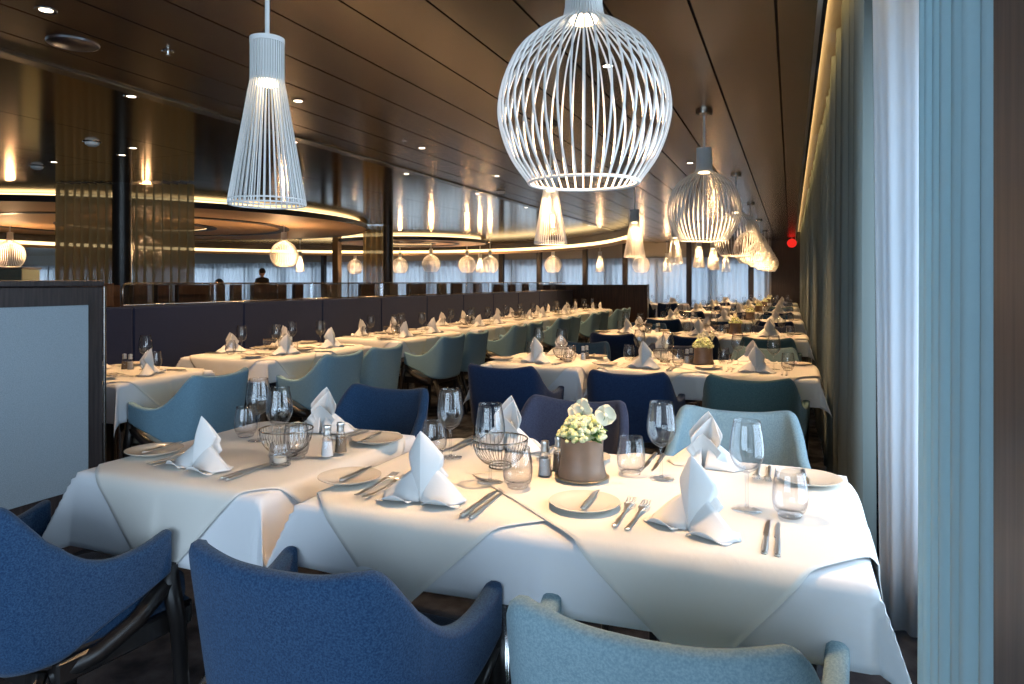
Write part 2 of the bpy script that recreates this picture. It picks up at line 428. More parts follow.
# ------------------------------------------------------------------ ceiling fittings
def fitting(px, py, kind, label, group):
    x, y = at(px, py, CEIL)
    t = empty(kind, (x, y, CEIL)); tag(t, label, {'downlight': 'downlight', 'ceiling_speaker': 'speaker', 'smoke_detector': 'smoke detector', 'sprinkler': 'sprinkler'}[kind], group)
    if kind == 'downlight':
        obj('trim_ring', MB().lathe([(.026, -.002), (.04, -.004), (.042, 0), (.026, 0)], 24, closed=True), 'trim_metal', t)
        obj('lens', MB().lathe([(0, -.001), (.025, -.001), (.025, .0005), (0, .0005)], 20), 'spot_glow', t)
    elif kind == 'ceiling_speaker':
        obj('grille', MB().lathe([(0, -.012), (.085, -.012), (.10, -.004), (.105, 0)], 32), 'dark_steel', t)
        obj('rim', MB().lathe([(.10, -.010), (.108, -.008), (.112, 0), (.10, 0)], 32, closed=True), 'dark_steel', t)
    elif kind == 'smoke_detector':
        obj('housing', MB().lathe([(0, -.035), (.03, -.035), (.05, -.022), (.055, 0)], 24), 'white_lacquer', t)
        obj('base_plate', MB().lathe([(0, -.006), (.065, -.006), (.067, 0)], 24), 'trim_metal', t)
    else:
        obj('escutcheon', MB().lathe([(0, -.006), (.024, -.006), (.028, 0)], 20), 'chrome', t)
        obj('sprinkler_head', MB().lathe([(.005, -.006), (.005, -.018), (.014, -.020), (.014, -.022), (0, -.022)], 12), 'chrome', t)
    return t
g = 'small round downlights in the bronze ceiling'
for px, py, lab in ((46, 10, 'lit downlight in the bronze ceiling, at the top left'), (298, 101, 'lit downlight just right of the nearest cone lamp'),
                    (422, 148, 'lit downlight between the nearest cone lamp and the big globe lamp'), (497, 176, 'lit downlight just left of the big globe lamp'),
                    (608, 66, 'lit downlight seen through the big globe lamp'), (690, 163, 'lit downlight left of the second globe lamp'),
                    (122, 155, 'lit downlight above the big dark column'), (54, 162, 'lit downlight above the left gold curtain'),
                    (133, 148, 'faint downlight above the right gold curtain')):
    fitting(px, py, 'downlight', lab, g)
fitting(73, 43, 'ceiling_speaker', 'round dark ceiling speaker at the upper left', None)
fitting(168, 51, 'sprinkler', 'small chrome ceiling sprinkler left of the nearest cone lamp', None)
fitting(404, 141, 'sprinkler', 'small chrome ceiling sprinkler beside the middle downlight', None)
fitting(92, 142, 'smoke_detector', 'white round smoke detector above the gold curtains', 'smoke detectors on the ceiling')
fitting(37, 166, 'smoke_detector', 'round smoke detector at the far left of the ceiling', 'smoke detectors on the ceiling')
fitting(501, 191, 'smoke_detector', 'round smoke detector left of the hanging cone behind the big globe', 'smoke detectors on the ceiling')
# red lamp at the end
t = empty('red_lamp', (.02, 19.2, 2.30)); tag(t, 'round red lamp hanging by the far end of the curtains', 'lamp')
obj('lamp_globe', MB().ball((0, 0, 0), .115, 16, 10), 'red_glow', t)
obj('bracket', MB().lathe([(.012, .10), (.012, CEIL-2.30)], 10), 'dark_steel', t)

# ------------------------------------------------------------------ pendant lamps
def slats(mb, prof, n, w, t):
    for i in range(n):
        a = 2*PI*i/n; c, s = math.cos(a), math.sin(a); vs = []; fs = []
        for (r, z) in prof:
            for (dr, dt) in ((-t/2, -w/2), (t/2, -w/2), (t/2, w/2), (-t/2, w/2)):
                rr = r+dr; vs.append((rr*c - dt*s, rr*s + dt*c, z))
        k = len(prof)
        for j in range(k-1):
            for q in range(4): fs.append((j*4+q, j*4+(q+1) % 4, j*4+4+(q+1) % 4, j*4+4+q))
        fs += [(3, 2, 1, 0), ((k-1)*4, (k-1)*4+1, (k-1)*4+2, (k-1)*4+3)]
        mb.add(vs, fs)
def smooth_prof(pts, m=5):
    out = []
    P = [pts[0]] + pts + [pts[-1]]
    for i in range(1, len(P)-2):
        for k in range(m):
            t = k/m; a, b, c, d = P[i-1], P[i], P[i+1], P[i+2]
            out.append(tuple(.5*((2*b[q]) + (-a[q]+c[q])*t + (2*a[q]-5*b[q]+4*c[q]-d[q])*t*t + (-a[q]+3*b[q]-3*c[q]+d[q])*t**3) for q in (0, 1)))
    out.append(pts[-1]); return out
ZB = EYE + .275                       # all lamp rims hang at this height
def make_globe(rod=.30):
    t = empty('globe_pendant'); top = CEIL - ZB
    pr = smooth_prof([(.152, 0), (.201, .07), (.231, .15), (.236, .22), (.217, .30), (.175, .375), (.105, .43), (.060, .455), (.049, .49)], 4) + [(.047, .57), (.047, .60)]
    mb = MB(); slats(mb, pr, 44, .0045, .006); obj('shade', mb, 'white_lacquer', t, smooth=False)
    obj('bottom_ring', MB().tube([(.152*math.cos(a), .152*math.sin(a), 0) for a in [2*PI*i/40 for i in range(40)]], .0045, 6, True), 'white_lacquer', t)
    obj('neck', MB().lathe([(.044, .455), (.044, .60), (.049, .60), (.049, .612), (0, .612)], 32), 'white_lacquer', t)
    obj('bulb', MB().lathe([(0, .447), (.036, .447), (.038, .452), (0, .4545)], 24), 'bulb_glow', t)
    obj('rod', MB().lathe([(.008, .61), (.008, top)], 10), 'white_lacquer', t)
    obj('canopy', MB().lathe([(0, top-.03), (.045, top-.03), (.055, top-.02), (.055, top)], 24), 'trim_metal', t)
    return t
def make_cone():
    t = empty('cone_pendant'); top = CEIL - ZB
    pr = [(.117, 0), (.112, .03), (.080, .215), (.056, .355), (.050, .385), (.0495, .42), (.0495, .51)]
    mb = MB(); slats(mb, pr, 40, .0036, .005); obj('shade', mb, 'white_lacquer', t, smooth=False)
    rg = [(.115, .012), (.115, -.002)]
    for (r, z) in rg: obj('ring', MB().tube([(r*math.cos(a), r*math.sin(a), z) for a in [2*PI*i/36 for i in range(36)]], .0028, 6, True), 'white_lacquer', t)
    obj('neck', MB().lathe([(.046, .385), (.046, .505), (.053, .505), (.053, .520), (0, .520)], 32), 'white_lacquer', t)
    obj('bulb', MB().lathe([(0, .375), (.036, .375), (.038, .381), (0, .384)], 24), 'bulb_glow', t)
    obj('rod', MB().lathe([(.007, .52), (.007, top)], 10), 'white_lacquer', t)
    obj('canopy', MB().lathe([(0, top-.03), (.04, top-.03), (.05, top-.02), (.05, top)], 24), 'trim_metal', t)
    return t
globe = proto(make_globe()); cone = proto(make_cone())
def lamp_light(x, y, z, W, spot=True, soft=.03, col=(1, .60, .29), cone=132):
    l = bpy.data.lights.new('pendant_light', 'SPOT' if spot else 'POINT'); l.energy = W; l.color = col; l.shadow_soft_size = soft
    if spot: l.spot_size = math.radians(cone); l.spot_blend = 1.
    o = bpy.data.objects.new('pendant_light', l); COL.objects.link(o); o.location = (x, y, z); return o
rows = ['first', 'second', 'third', 'fourth', 'fifth', 'sixth', 'last']
NR = 7; PITCH = 2.9
WT = 104.
for k in range(NR):
    y = 1.88 + PITCH*k
    lab = ['largest white slatted globe lamp, hanging over the nearest window table', 'second white slatted globe lamp in the line by the windows',
           'third white slatted globe lamp in the line by the windows', 'fourth white slatted globe lamp in the line by the windows',
           'fifth white slatted globe lamp in the line by the windows', 'sixth white slatted globe lamp, far along the window line',
           'last and smallest white slatted globe lamp in the window line'][k]
    place(globe, (-.535, y, ZB), 0, lab, 'slatted globe lamps over the window tables', 'pendant lamp')
    lamp_light(-.535, y, ZB+.435, WT if k == 0 else WT*1.25)
    yc = 1.76 if k == 0 else 1.86 + PITCH*k
    lab = ['largest white slatted cone lamp, hanging over the nearest left table', 'white slatted cone lamp seen directly below the big globe',
           'white slatted cone lamp between the two nearest globe lamps', 'fourth white slatted cone lamp, left of the second globe lamp',
           'fifth white slatted cone lamp, below the second globe lamp', 'sixth white slatted cone lamp in the middle line, far off',
           'last white slatted cone lamp in the middle line, by the end windows'][k]
    place(cone, (-1.53 if k == 0 else -1.6, yc, ZB-(.03 if k == 0 else 0)), 0, lab, 'slatted cone lamps over the two-seat tables', 'pendant lamp')
    lamp_light(-1.53 if k == 0 else -1.6, yc, ZB+.365, WT*2.0 if k == 0 else WT*1.05)
# lamps over the rest of the room: px, bottom row, rough width in px
for i, (px, yb, w, kind, lab) in enumerate((
    (10, 266, 27, 'g', 'warm slatted globe lamp above the left wooden partition'),
    (284, 266, 27, 'g', 'slatted globe lamp under the large ceiling disc'),
    (300, 279, 9, 'c', 'small cone lamp right below the globe under the large disc'),
    (355, 272, 15, 'g', 'small globe lamp just left of the narrow gold curtain'),
    (400, 274, 16, 'g', 'small globe lamp just right of the slim dark column'),
    (431, 272, 18, 'g', 'small globe lamp under the smaller ceiling disc'),
    (467, 274, 16, 'g', 'small globe lamp left of the first dark window post'),
    (480, 279, 8, 'c', 'tiny cone lamp left of the first dark window post'),
    (490, 279, 12, 'g', 'tiny globe lamp right beside the first dark window post'),
    (553, 278, 12, 'g', 'tiny globe lamp between the middle window posts'),
    (600, 277, 9, 'c', 'tiny cone lamp below the end of the curved light line'),
    (641, 277, 13, 'g', 'tiny globe lamp above the brown end screen'),
    (667, 277, 8, 'c', 'tiny cone lamp left of the far window post'),
    (146, 262, 30, 'g', 'globe lamp glowing behind the right gold curtain'),
    (713, 277, 12, 'c', 'small cone lamp below the second globe lamp, far back'),)):
    size = .48 if kind == 'g' else .235
    d = min(size*F/w, 19.6 if px > 430 else 24)
    x, y = wd(px, d)
    if y > 19.6: x, y = x*19.6/y, 19.6
    z = EYE + (HZ-yb)*d/F
    o = place(globe if kind == 'g' else cone, (x, y, z), 0, lab, 'pendant lamps across the rest of the room', 'pendant lamp')
    # stretch of rod up to the ceiling is part of the lamp; keep rims near the common height
    o.location.z = ZB
    lamp_light(x, y, ZB+.22 if kind == 'g' else ZB+.2, (16 if px > 320 else 48), False, .05)

# ------------------------------------------------------------------ chairs
def interp(pts, n):
    out = []
    P = [[2*a-b for a, b in zip(pts[0], pts[1])]] + [list(p) for p in pts] + [[2*a-b for a, b in zip(pts[-1], pts[-2])]]
    m = len(pts)-1
    for i in range(n+1):
        q = i/n*m; k = min(int(q), m-1); t = q-k; a, b, c, d = P[k], P[k+1], P[k+2], P[k+3]
        out.append([.5*((2*b[j]) + (-a[j]+c[j])*t + (2*a[j]-5*b[j]+4*c[j]-d[j])*t*t + (-a[j]+3*b[j]-3*c[j]+d[j])*t**3) for j in range(len(b))])
    return out
def make_chair(fab, seatfab):
    t = empty('armchair')
    # half outline: x, y, top height, bottom height, lean at the top
    half = [(0, -.245, .783, .385, .05), (.09, -.241, .787, .385, .05), (.165, -.227, .801, .388, .05), (.199, -.206, .797, .391, .046), (.225, -.174, .735, .397, .034), (.243, -.132, .664, .41, .022),
            (.262, -.06, .620, .455, .015), (.276, .03, .622, .495, .015), (.283, .115, .650, .535, .015)]
    half = [(p[0]*.965,) + p[1:] for p in half]
    H = interp(half, 32)
    full = [(-p[0], p[1], p[2], p[3], p[4]) for p in reversed(H[1:])] + H
    n = len(full)-1
    def fn(u, v):
        p = full[round(u*n)]; zt, zb = p[2], p[3]
        z = zb + (zt-zb)*v; l = p[4]*((z-.38)/.42)*1.0
        r = math.hypot(p[0], p[1]+.02) or 1
        return (p[0]*(1+l*1.0) + (p[0]/r)*l*.35, p[1] - l*(1.1 if abs(p[0]) < .23 else .4), z)
    mb = MB().grid(fn, n, 9)
    o = obj('backrest', mb, fab, t, sharp=None, solid=.042, sub=1)
    # seat cushion
    def cush(u, v): return None
    out = []
    pl = [(-.235, .235), (-.10, .262), (.10, .262), (.235, .235), (.245, .05), (.215, -.13), (.12, -.195), (-.12, -.195), (-.215, -.13), (-.245, .05)]
    mb = MB(); rings = []
    for (sc, z) in ((.93, .405), (.99, .412), (1.0, .43), (1.0, .452), (.975, .468), (.9, .474), (.5, .478)):
        rings.append([(x*sc, y*sc, z) for x, y in pl])
    vs = [p for r in rings for p in r]; m_ = len(pl); fs = []
    for j in range(len(rings)-1):
        for i in range(m_): fs.append((j*m_+i, j*m_+(i+1) % m_, (j+1)*m_+(i+1) % m_, (j+1)*m_+i))
    fs += [tuple(range(m_)), tuple((len(rings)-1)*m_+i for i in range(m_-1, -1, -1))]
    mb.add(vs, fs); obj('seat', mb, seatfab, t, sharp=None, sub=1)
    mb = MB(); mb.box(-.225, .225, .20, .228, .345, .403, .006); mb.box(-.19, .19, -.20, -.172, .345, .40, .006)
    mb.box(.215, .243, -.16, .21, .345, .403, .006); mb.box(-.243, -.215, -.16, .21, .345, .403, .006)
    obj('seat_frame', mb, 'black_wood', t, sharp=30)
    for s in (-1, 1):
        # front leg rises to carry the arm, rear leg splays back
        mb = MB().tube([(s*.262, .17, 0), (s*.263, .16, .20), (s*.266, .145, .38), (s*.268, .11, .55)], .016, 8, r2=.026)
        obj('leg', mb, 'black_wood', t, sharp=None)
        mb = MB().tube([(s*.225, -.285, 0), (s*.215, -.245, .2), (s*.20, -.18, .385)], .014, 8, r2=.023)
        obj('leg', mb, 'black_wood', t, sharp=None)
        mb = MB().tube([(s*.266, .115, .50), (s*.256, .03, .43), (s*.242, -.06, .385), (s*.21, -.16, .36)], .023, 8)
        obj('arm_rail', mb, 'black_wood', t, sharp=None)
    return proto(t)
CH = {k: make_chair(f, s) for k, f, s in (('blue', 'blue_fabric', 'blue_fabric'), ('navy', 'navy_shade_fabric', 'navy_shade_fabric'), ('slate', 'slate_fabric', 'slate_fabric'),
      ('teal', 'teal_fabric', 'teal_fabric'), ('shade_teal', 'shaded_teal_fabric', 'teal_fabric'), ('sky', 'sky_fabric', 'cream_fabric'))}
CN = {'blue': 'blue', 'navy': 'shade-darkened blue', 'slate': 'slate blue', 'teal': 'pale teal', 'shade_teal': 'shade-darkened teal', 'sky': 'light blue'}
def chair(kind, x, y, rz, label, group):
    return place(CH[kind], (x, y, 0), rz, label, group, 'chair')

# ------------------------------------------------------------------ tables and cloths
TZ = .75
def drape_pt(x, y, a, b, lift, flare, seed, rip):
    sx = 1 if x >= 0 else -1; sy = 1 if y >= 0 else -1
    dx = max(0, abs(x)-a); dy = max(0, abs(y)-b); r = math.hypot(dx, dy)
    px = sx*min(abs(x), a); py = sy*min(abs(y), b)
    if r < 1e-6:
        e = min(a-abs(x), b-abs(y))
        return (px, py, TZ + lift - .004*math.exp(-e/.012) + .0012*math.sin(9*x+seed)*math.sin(7*y+seed))
    ph = math.atan2(dy, dx); k = math.sin(2*ph)
    h = r*(flare + .36*k*k) + .006*(1-math.exp(-r/.007))
    if k < .15:
        along = y if dx > dy else x
        h += rip*min(1, r/.15)*(.5+.5*math.sin(along*11+seed*2.3+sx+2*sy))*(1-k/.15)
    h = min(h, r*.93 + .008); drop = math.sqrt(max(r*r - h*h*.75, 0))
    # in the corner fold the cloth leaves the table along the diagonal
    if dx > 0 and dy > 0:
        an = ph*(1-k) + PI/4*k
        ox, oy = math.cos(an)*h, math.sin(an)*h
    else: ox, oy = (h, 0) if dx > 0 else (0, h)
    ux = min(1, r/.03)
    return (px + sx*(ox + lift*ux*1.3*math.cos(ph)), py + sy*(oy + lift*ux*1.3*math.sin(ph)), TZ + lift - .004 - drop)
def cloth_mesh(a, b, hang, lift, seed, mat, step=.016, name='tablecloth', flare=.07, rip=.014):
    mb = MB()
    nx = int(2*(a+hang)/step); ny = int(2*(b+hang)/step)
    mb.grid(lambda u, v: drape_pt((u*2-1)*(a+hang), (v*2-1)*(b+hang), a, b, lift, flare, seed, rip), nx, ny)
    return mb
def overlay_mesh(a, b, cx, cy, D, ang, lift, seed):
    mb = MB(); n = int(D*math.sqrt(2)/.013); s = D/math.sqrt(2)
    c, q = math.cos(ang), math.sin(ang)
    def fn(u, v):
        p, w = (u*2-1)*s, (v*2-1)*s
        return drape_pt(cx + p*c - w*q, cy + p*q + w*c, a, b, lift, .07, seed, .014)
    return mb.grid(fn, n, n)
def make_table(a, b, legs, mat='chrome'):
    t = empty('dining_table')
    obj('tabletop', MB().box(-a+.01, a-.01, -b+.01, b-.01, TZ-.032, TZ-.006, .005), 'dark_oak', t, sharp=30)
    for lx, ly in legs:
        obj('leg', MB().lathe([(.044, .02), (.044, TZ-.04), (.09, TZ-.036), (.09, TZ-.033)], 20, (lx, ly, 0)), mat, t)
        obj('base', MB().lathe([(0, 0), (.20, 0), (.20, .008), (.19, .014), (.04, .022), (0, .022)], 28, (lx, ly, 0)), mat, t)
    return t
A4, A2, B = .655, .34, .40
tab4 = proto(make_table(A4, B, [(-.27, 0), (.27, 0)])); tab2 = proto(make_table(A2, B, [(0, 0)]))
def keep(o): KIDS[o.name] = []; o['_used'] = False; return o
cl4 = keep(obj('tablecloth', cloth_mesh(A4, B, .150, .0, 1, None), 'cloth', sharp=None, solid=.0015, off=1))
cl2 = keep(obj('tablecloth', cloth_mesh(A2, B, .21, .0, 2, None), 'cloth', sharp=None, solid=.0015, off=1))
ovL = keep(obj('overlay_cloth', overlay_mesh(A4, B, -.34, 0, .635, PI/4-.03, .006, 3), 'overlay_cloth', sharp=None, solid=.0015, off=1))
ovR = keep(obj('overlay_cloth', overlay_mesh(A4, B, .30, 0, .635, PI/4+.06, .011, 4), 'overlay_cloth', sharp=None, solid=.0015, off=1))
ov2 = keep(obj('overlay_cloth', overlay_mesh(A2, B, 0, 0, .67, PI/4+.03, .006, 5), 'overlay_cloth', sharp=None, solid=.0015, off=1))
TOP = TZ + .0135                     # upper face of the cloths

# ------------------------------------------------------------------ tableware
def glass_parts(t, wine, one=False):
    if wine:
        o_ = [(.0055, .088), (.010, .090), (.027, .103), (.038, .125), (.041, .145), (.0375, .177), (.031, .214)]
        i_ = [(.0300, .214), (.0365, .177), (.0398, .145), (.037, .126), (.025, .105), (.001, .094)]
        bowl = smooth_prof(o_, 3) + smooth_prof(i_, 3)
        stem = [(.0055, .004), (.0042, .02), (.0038, .06), (.0048, .085), (.0065, .0905)]
        foot = [(0, 0), (.036, 0), (.0365, .0012), (.02, .003), (.006, .006), (.0045, .008), (0, .008)]
        if one:
            mb = MB().lathe_open(bowl, 16); mb.lathe(stem, 8); mb.lathe(foot, 16); obj('glass_body', mb, 'glass', t, sharp=None)
        else:
            obj('bowl', MB().lathe_open(bowl, 32), 'glass', t, sharp=None)
            obj('stem', MB().lathe(stem, 12), 'glass', t, sharp=None)
            obj('foot', MB().lathe(foot, 32), 'foot_glass', t, sharp=None)
    return t
def wine(one):
    if one:
        mb = MB()
        o_ = [(.0055, .088), (.027, .103), (.041, .145), (.0375, .177), (.031, .214)]
        i_ = [(.0300, .214), (.0398, .145), (.025, .105), (.001, .094)]
        mb.lathe_open(smooth_prof(o_, 2)+smooth_prof(i_, 2), 14).lathe([(.0045, .004), (.0034, .03), (.0042, .085), (.0065, .0905)], 6).lathe([(0, 0), (.036, 0), (.0365, .0012), (.006, .006), (0, .008)], 14)
        return keep(obj('wine_glass', mb, 'glass', sharp=None))
    return proto(glass_parts(empty('wine_glass'), True))
def tumbler(one):
    n = 14 if one else 28
    pr = smooth_prof([(.026, .010), (.0355, .018), (.040, .045), (.037, .08), (.032, .108)], 3) + smooth_prof([(.0308, .108), (.0358, .08), (.0385, .045), (.033, .022), (.001, .015)], 3)
    mb = MB().lathe([(0, 0), (.022, 0), (.027, .003), (.027, .011), (0, .0125)], n); mb.cur = 1; mb.lathe_open(pr, n)
    return keep(obj('water_tumbler', mb, ['glass', 'glass'], sharp=None))
def plate():
    mb = MB().lathe([(0, .0), (.05, 0), (.052, .003), (.080, .009), (.086, .0125), (.0865, .014), (.084, .0145), (.062, .0085), (.055, .006), (0, .006)], 40)
    return keep(obj('side_plate', mb, 'porcelain', sharp=50))
def knife(L=.21, w=.0075):
    mb = MB()
    pts = [(-.006, 0), (-.0065, .04), (-.0045, L*.46), (-.004, L*.50), (-w*.9, L*.53), (-w*.85, L*.8), (-.002, L*.985), (.002, L), (.004, L*.97), (.004, L*.50), (.0045, L*.46), (.0065, .04), (.006, 0), (.003, -.004), (-.003, -.004)]
    mb.prism(list(reversed(pts)), 0, .0022)
    mb.lathe([(0, 0), (.0055, .003), (.006, .03), (.0045, L*.44), (0, L*.48)], 10)
    k = len(mb.v); 
    st = k - 10*5
    for i in range(st, k): x, y, z = mb.v[i]; mb.v[i] = (x, z, .003 + y*.55)
    return keep(obj('table_knife' if L > .18 else 'butter_knife', mb, 'steel', sharp=40))
def fork(L=.195):
    mb = MB()
    def fn(u, v):
        y = v*L*.78; w = .0055 if v < .1 else (.0055 - .0025*min(1, (v-.1)/.5) if v < .8 else .003 + .008*((v-.8)/.2))
        return ((u-.5)*2*w, y, .003 + .006*max(0, v-.6)/.4)
    mb.grid(fn, 4, 14)
    mb2 = MB(); mb2.v = mb.v; mb2.f = mb.f; mb2.mi = mb.mi
    for i in range(4):
        x = (-.0095 + .00633*i)
        mb.tube([(x, L*.765, .0088), (x*1.02, L*.88, .0075), (x, L, .013)], .0015, 5)
    return keep(obj('table_fork', mb, 'steel', sharp=None, solid=.0018, off=1))
def napkin(seed, tall=.165):
    r = random.Random(seed); mb = MB()
    def kite(W, H, off, back, lean, z0=.001, tipx=0., wide=.60, bow=.020):
        # an upright pointed leaf: narrow foot, widest above the middle, sharp tip, creased down the front
        def fn(u, v):
            w = W*(.20 + .80*(v/wide)**.9) if v < wide else W*max(0, (1-v)/(1-wide))**.85
            s = (u-.5)*2
            y = off + back*abs(s)*(w/W) + lean*v + bow*abs(s)**2*(w/W) - .006*math.sin(PI*v)
            return (w*s + tipx*v*v, y, z0 + H*v - .10*W*abs(s)*(1 if v < wide else 0)*0)
        return fn
    tx = r.uniform(-.012, .012)
    mb.grid(kite(.050, tall, -.018, .018, .020, tipx=tx), 12, 16)
    mb.grid(kite(.045, tall*.93, .004, .022, .012, tipx=tx-.014, wide=.55), 12, 14)
    mb.grid(kite(.052, tall*.62, .020, -.004, .020, tipx=tx+.01, wide=.5), 10, 12)
    for s in (-1, 1):
        L = r.uniform(.100, .125); yo = r.uniform(-.01, .02); up = r.uniform(.004, .014)
        # the wing: a flat fold that runs from the middle of the leaf down to a point on the table
        def wing(u, v):
            top = (s*(.012 + (L-.012)*u), .010 + yo*u, .003 + tall*.50*(1-u)**1.15 + up*math.sin(PI*u))
            low = (s*(.002 + (L*.80)*u), -.022 - .018*math.sin(PI*u*.8) + yo*u, .001 + .010*u*u*(1-u)*4)
            return tuple(low[i]*(1-v) + top[i]*v for i in range(3))
        mb.grid(wing, 12, 6)
        def back(u, v):
            top = (s*(.012 + (L-.012)*u), .011 + yo*u, .003 + tall*.50*(1-u)**1.15 + up*math.sin(PI*u))
            low = (s*(.004 + L*.72*u), .050 + yo*u*.5, .001)
            return tuple(low[i]*(1-v) + top[i]*v for i in range(3))
        mb.grid(back, 12, 5)
        # the loose front lip curling off the table
        def lip(u, v):
            return (s*(.018 + L*.78*u), -.020 - .034*v*(1-.45*u) - .010*math.sin(PI*u), .0015 + .020*v*v*math.sin(PI*min(1, u*1.1+.05)))
        mb.grid(lip, 10, 5)
    return keep(obj('folded_napkin', mb, 'napkin_cloth', sharp=35, solid=.0014, off=0))
def shaker(fill):
    t = empty('salt_shaker' if fill == 'salt' else 'pepper_shaker')
    obj('bottle', MB().lathe_open([(.019, 0), (.020, .004), (.017, .03), (.0155, .055), (.013, .066), (.0115, .070)], 20), 'glass', t, sharp=None)
    obj('contents', MB().lathe([(0, .004), (.018, .004), (.0160, .028), (.0148, .050), (0, .050)], 16), fill, t)
    obj('cap', MB().lathe([(.0115, .068), (.0125, .072), (.011, .080), (.0115, .088), (.0125, .093), (.011, .098), (0, .101)], 20), 'steel', t)
    return proto(t)
def wire_bowl():
    t = empty('wire_bread_bowl'); pr = smooth_prof([(.030, .012), (.050, .020), (.070, .042), (.079, .068), (.081, .085)], 3)
    mb = MB()
    for i in range(40):
        a = 2*PI*i/40; mb.tube([(r*math.cos(a), r*math.sin(a), z) for r, z in pr], .0009, 4)
    obj('wires', mb, 'wire', t)
    C = lambda r, z, n=40: [(r*math.cos(2*PI*i/n), r*math.sin(2*PI*i/n), z) for i in range(n)]
    obj('rim', MB().tube(C(.081, .086), .0024, 8, True), 'wire', t)
    mb = MB().tube(C(.032, .004), .0025, 6, True).tube(C(.030, .013), .002, 6, True)
    for i in range(16): a = 2*PI*i/16; mb.tube([(.032*math.cos(a), .032*math.sin(a), .004), (.030*math.cos(a), .030*math.sin(a), .013)], .0012, 4)
    obj('base_ring', mb, 'wire', t)
    return proto(t)
def votive():
    t = empty('votive_glass')
    obj('holder', MB().lathe_open(smooth_prof([(.022, .001), (.030, .008), (.033, .035), (.028, .060), (.026, .068)], 3) + [(.0245, .068), (.031, .035), (.028, .012), (.001, .009)], 28), 'glass', t, sharp=None)
    obj('foot', MB().lathe([(0, 0), (.030, 0), (.031, .003), (.012, .006), (0, .006)], 24), 'glass', t, sharp=None)
    obj('tealight', MB().lathe([(0, .010), (.018, .010), (.018, .024), (.0155, .024), (.015, .021), (0, .021)], 20), 'wax', t)
    return proto(t)
def flower_pot(full=True):
    t = empty('flower_pot'); r = random.Random(5)
    obj('pot', MB().lathe([(0, .008), (.066, .008), (.068, .012), (.062, .035), (.059, .065), (.059, .10), (.061, .116), (.058, .117), (.055, .10), (0, .098)], 36), 'copper_pot', t, sharp=50)
    obj('saucer', MB().lathe([(0, 0), (.050, 0), (.068, .004), (.076, .0085), (.070, .009), (0, .007)], 32), 'saucer_tan', t, sharp=50)
    mb = MB(); n = 210 if full else 70
    for i in range(n):
        a = r.uniform(0, 2*PI); q = math.sqrt(r.random()); z = .118 + .058*(1-q*q) + r.uniform(-.006, .008)
        mb.ball((.066*q*math.cos(a), .066*q*math.sin(a), z), r.uniform(.006, .0105), 6, 4, (1, 1, .8))
    mb.ball((0, 0, .112), .052, 12, 6, (1, 1, .55))
    o = obj('florets', mb, 'floret', t); o['kind'] = 'stuff'
    mb = MB()
    for i in range(26 if full else 10):
        a = r.uniform(0, 2*PI); e = r.uniform(.055, .078); z = r.uniform(.108, .135)
        c, s = math.cos(a), math.sin(a)
        mb.add([(.035*c, .035*s, z), (e*c*.75-.009*s, e*s*.75+.009*c, z+.010), (e*c, e*s, z+.002), (e*c*.75+.009*s, e*s*.75-.009*c, z+.008)], [(0, 1, 2, 3)])
    obj('leaves', mb, 'leaf', t, solid=.0006)
    for (x, y, z, sc, fc) in ((.004, -.012, .196, 1., -.3), (.072, -.02, .184, 1., .25), (-.022, .01, .182, .8, -.1)):
        mb = MB()
        for k in range(4):
            an = k*2*PI/4 + .6; dep = .006*(k % 2)
            def pet(u, v):
                w = .024*math.sqrt(max(0, 1-(2*v-1)**2))*(u-.5)*2 ; l = .028*v
                X = sc*(l*math.cos(an) - w*math.sin(an)); Z = sc*(l*math.sin(an) + w*math.cos(an)); Y = dep - .012*v*v + .01*v
                return (x + X*math.cos(fc) - Y*math.sin(fc), y + X*math.sin(fc) + Y*math.cos(fc), z + Z)
            mb.grid(pet, 5, 8)
        mb.ball((x, y-.002, z), .005, 6, 5)
        b = obj('bloom', mb, 'petal_white', t, sharp=None, solid=.0008)
        obj('stem', MB().tube([(x*.4, y*.4, .112), (x*.8, y*.8, .145), (x, y, z)], .0013, 5), 'leaf', b)
    return proto(t)
WG = wine(False); WGf = wine(True); TB = tumbler(False); TBf = tumbler(True); PL = plate(); KN = knife(); BK = knife(.155, .0085); FK = fork()
NPK = [napkin(s, h) for s, h in ((1, .170), (2, .150), (3, .160))]
SALT = shaker('salt'); PEPP = shaker('pepper'); WB = wire_bowl(); VT = votive(); FP = flower_pot(); FPf = flower_pot(False)

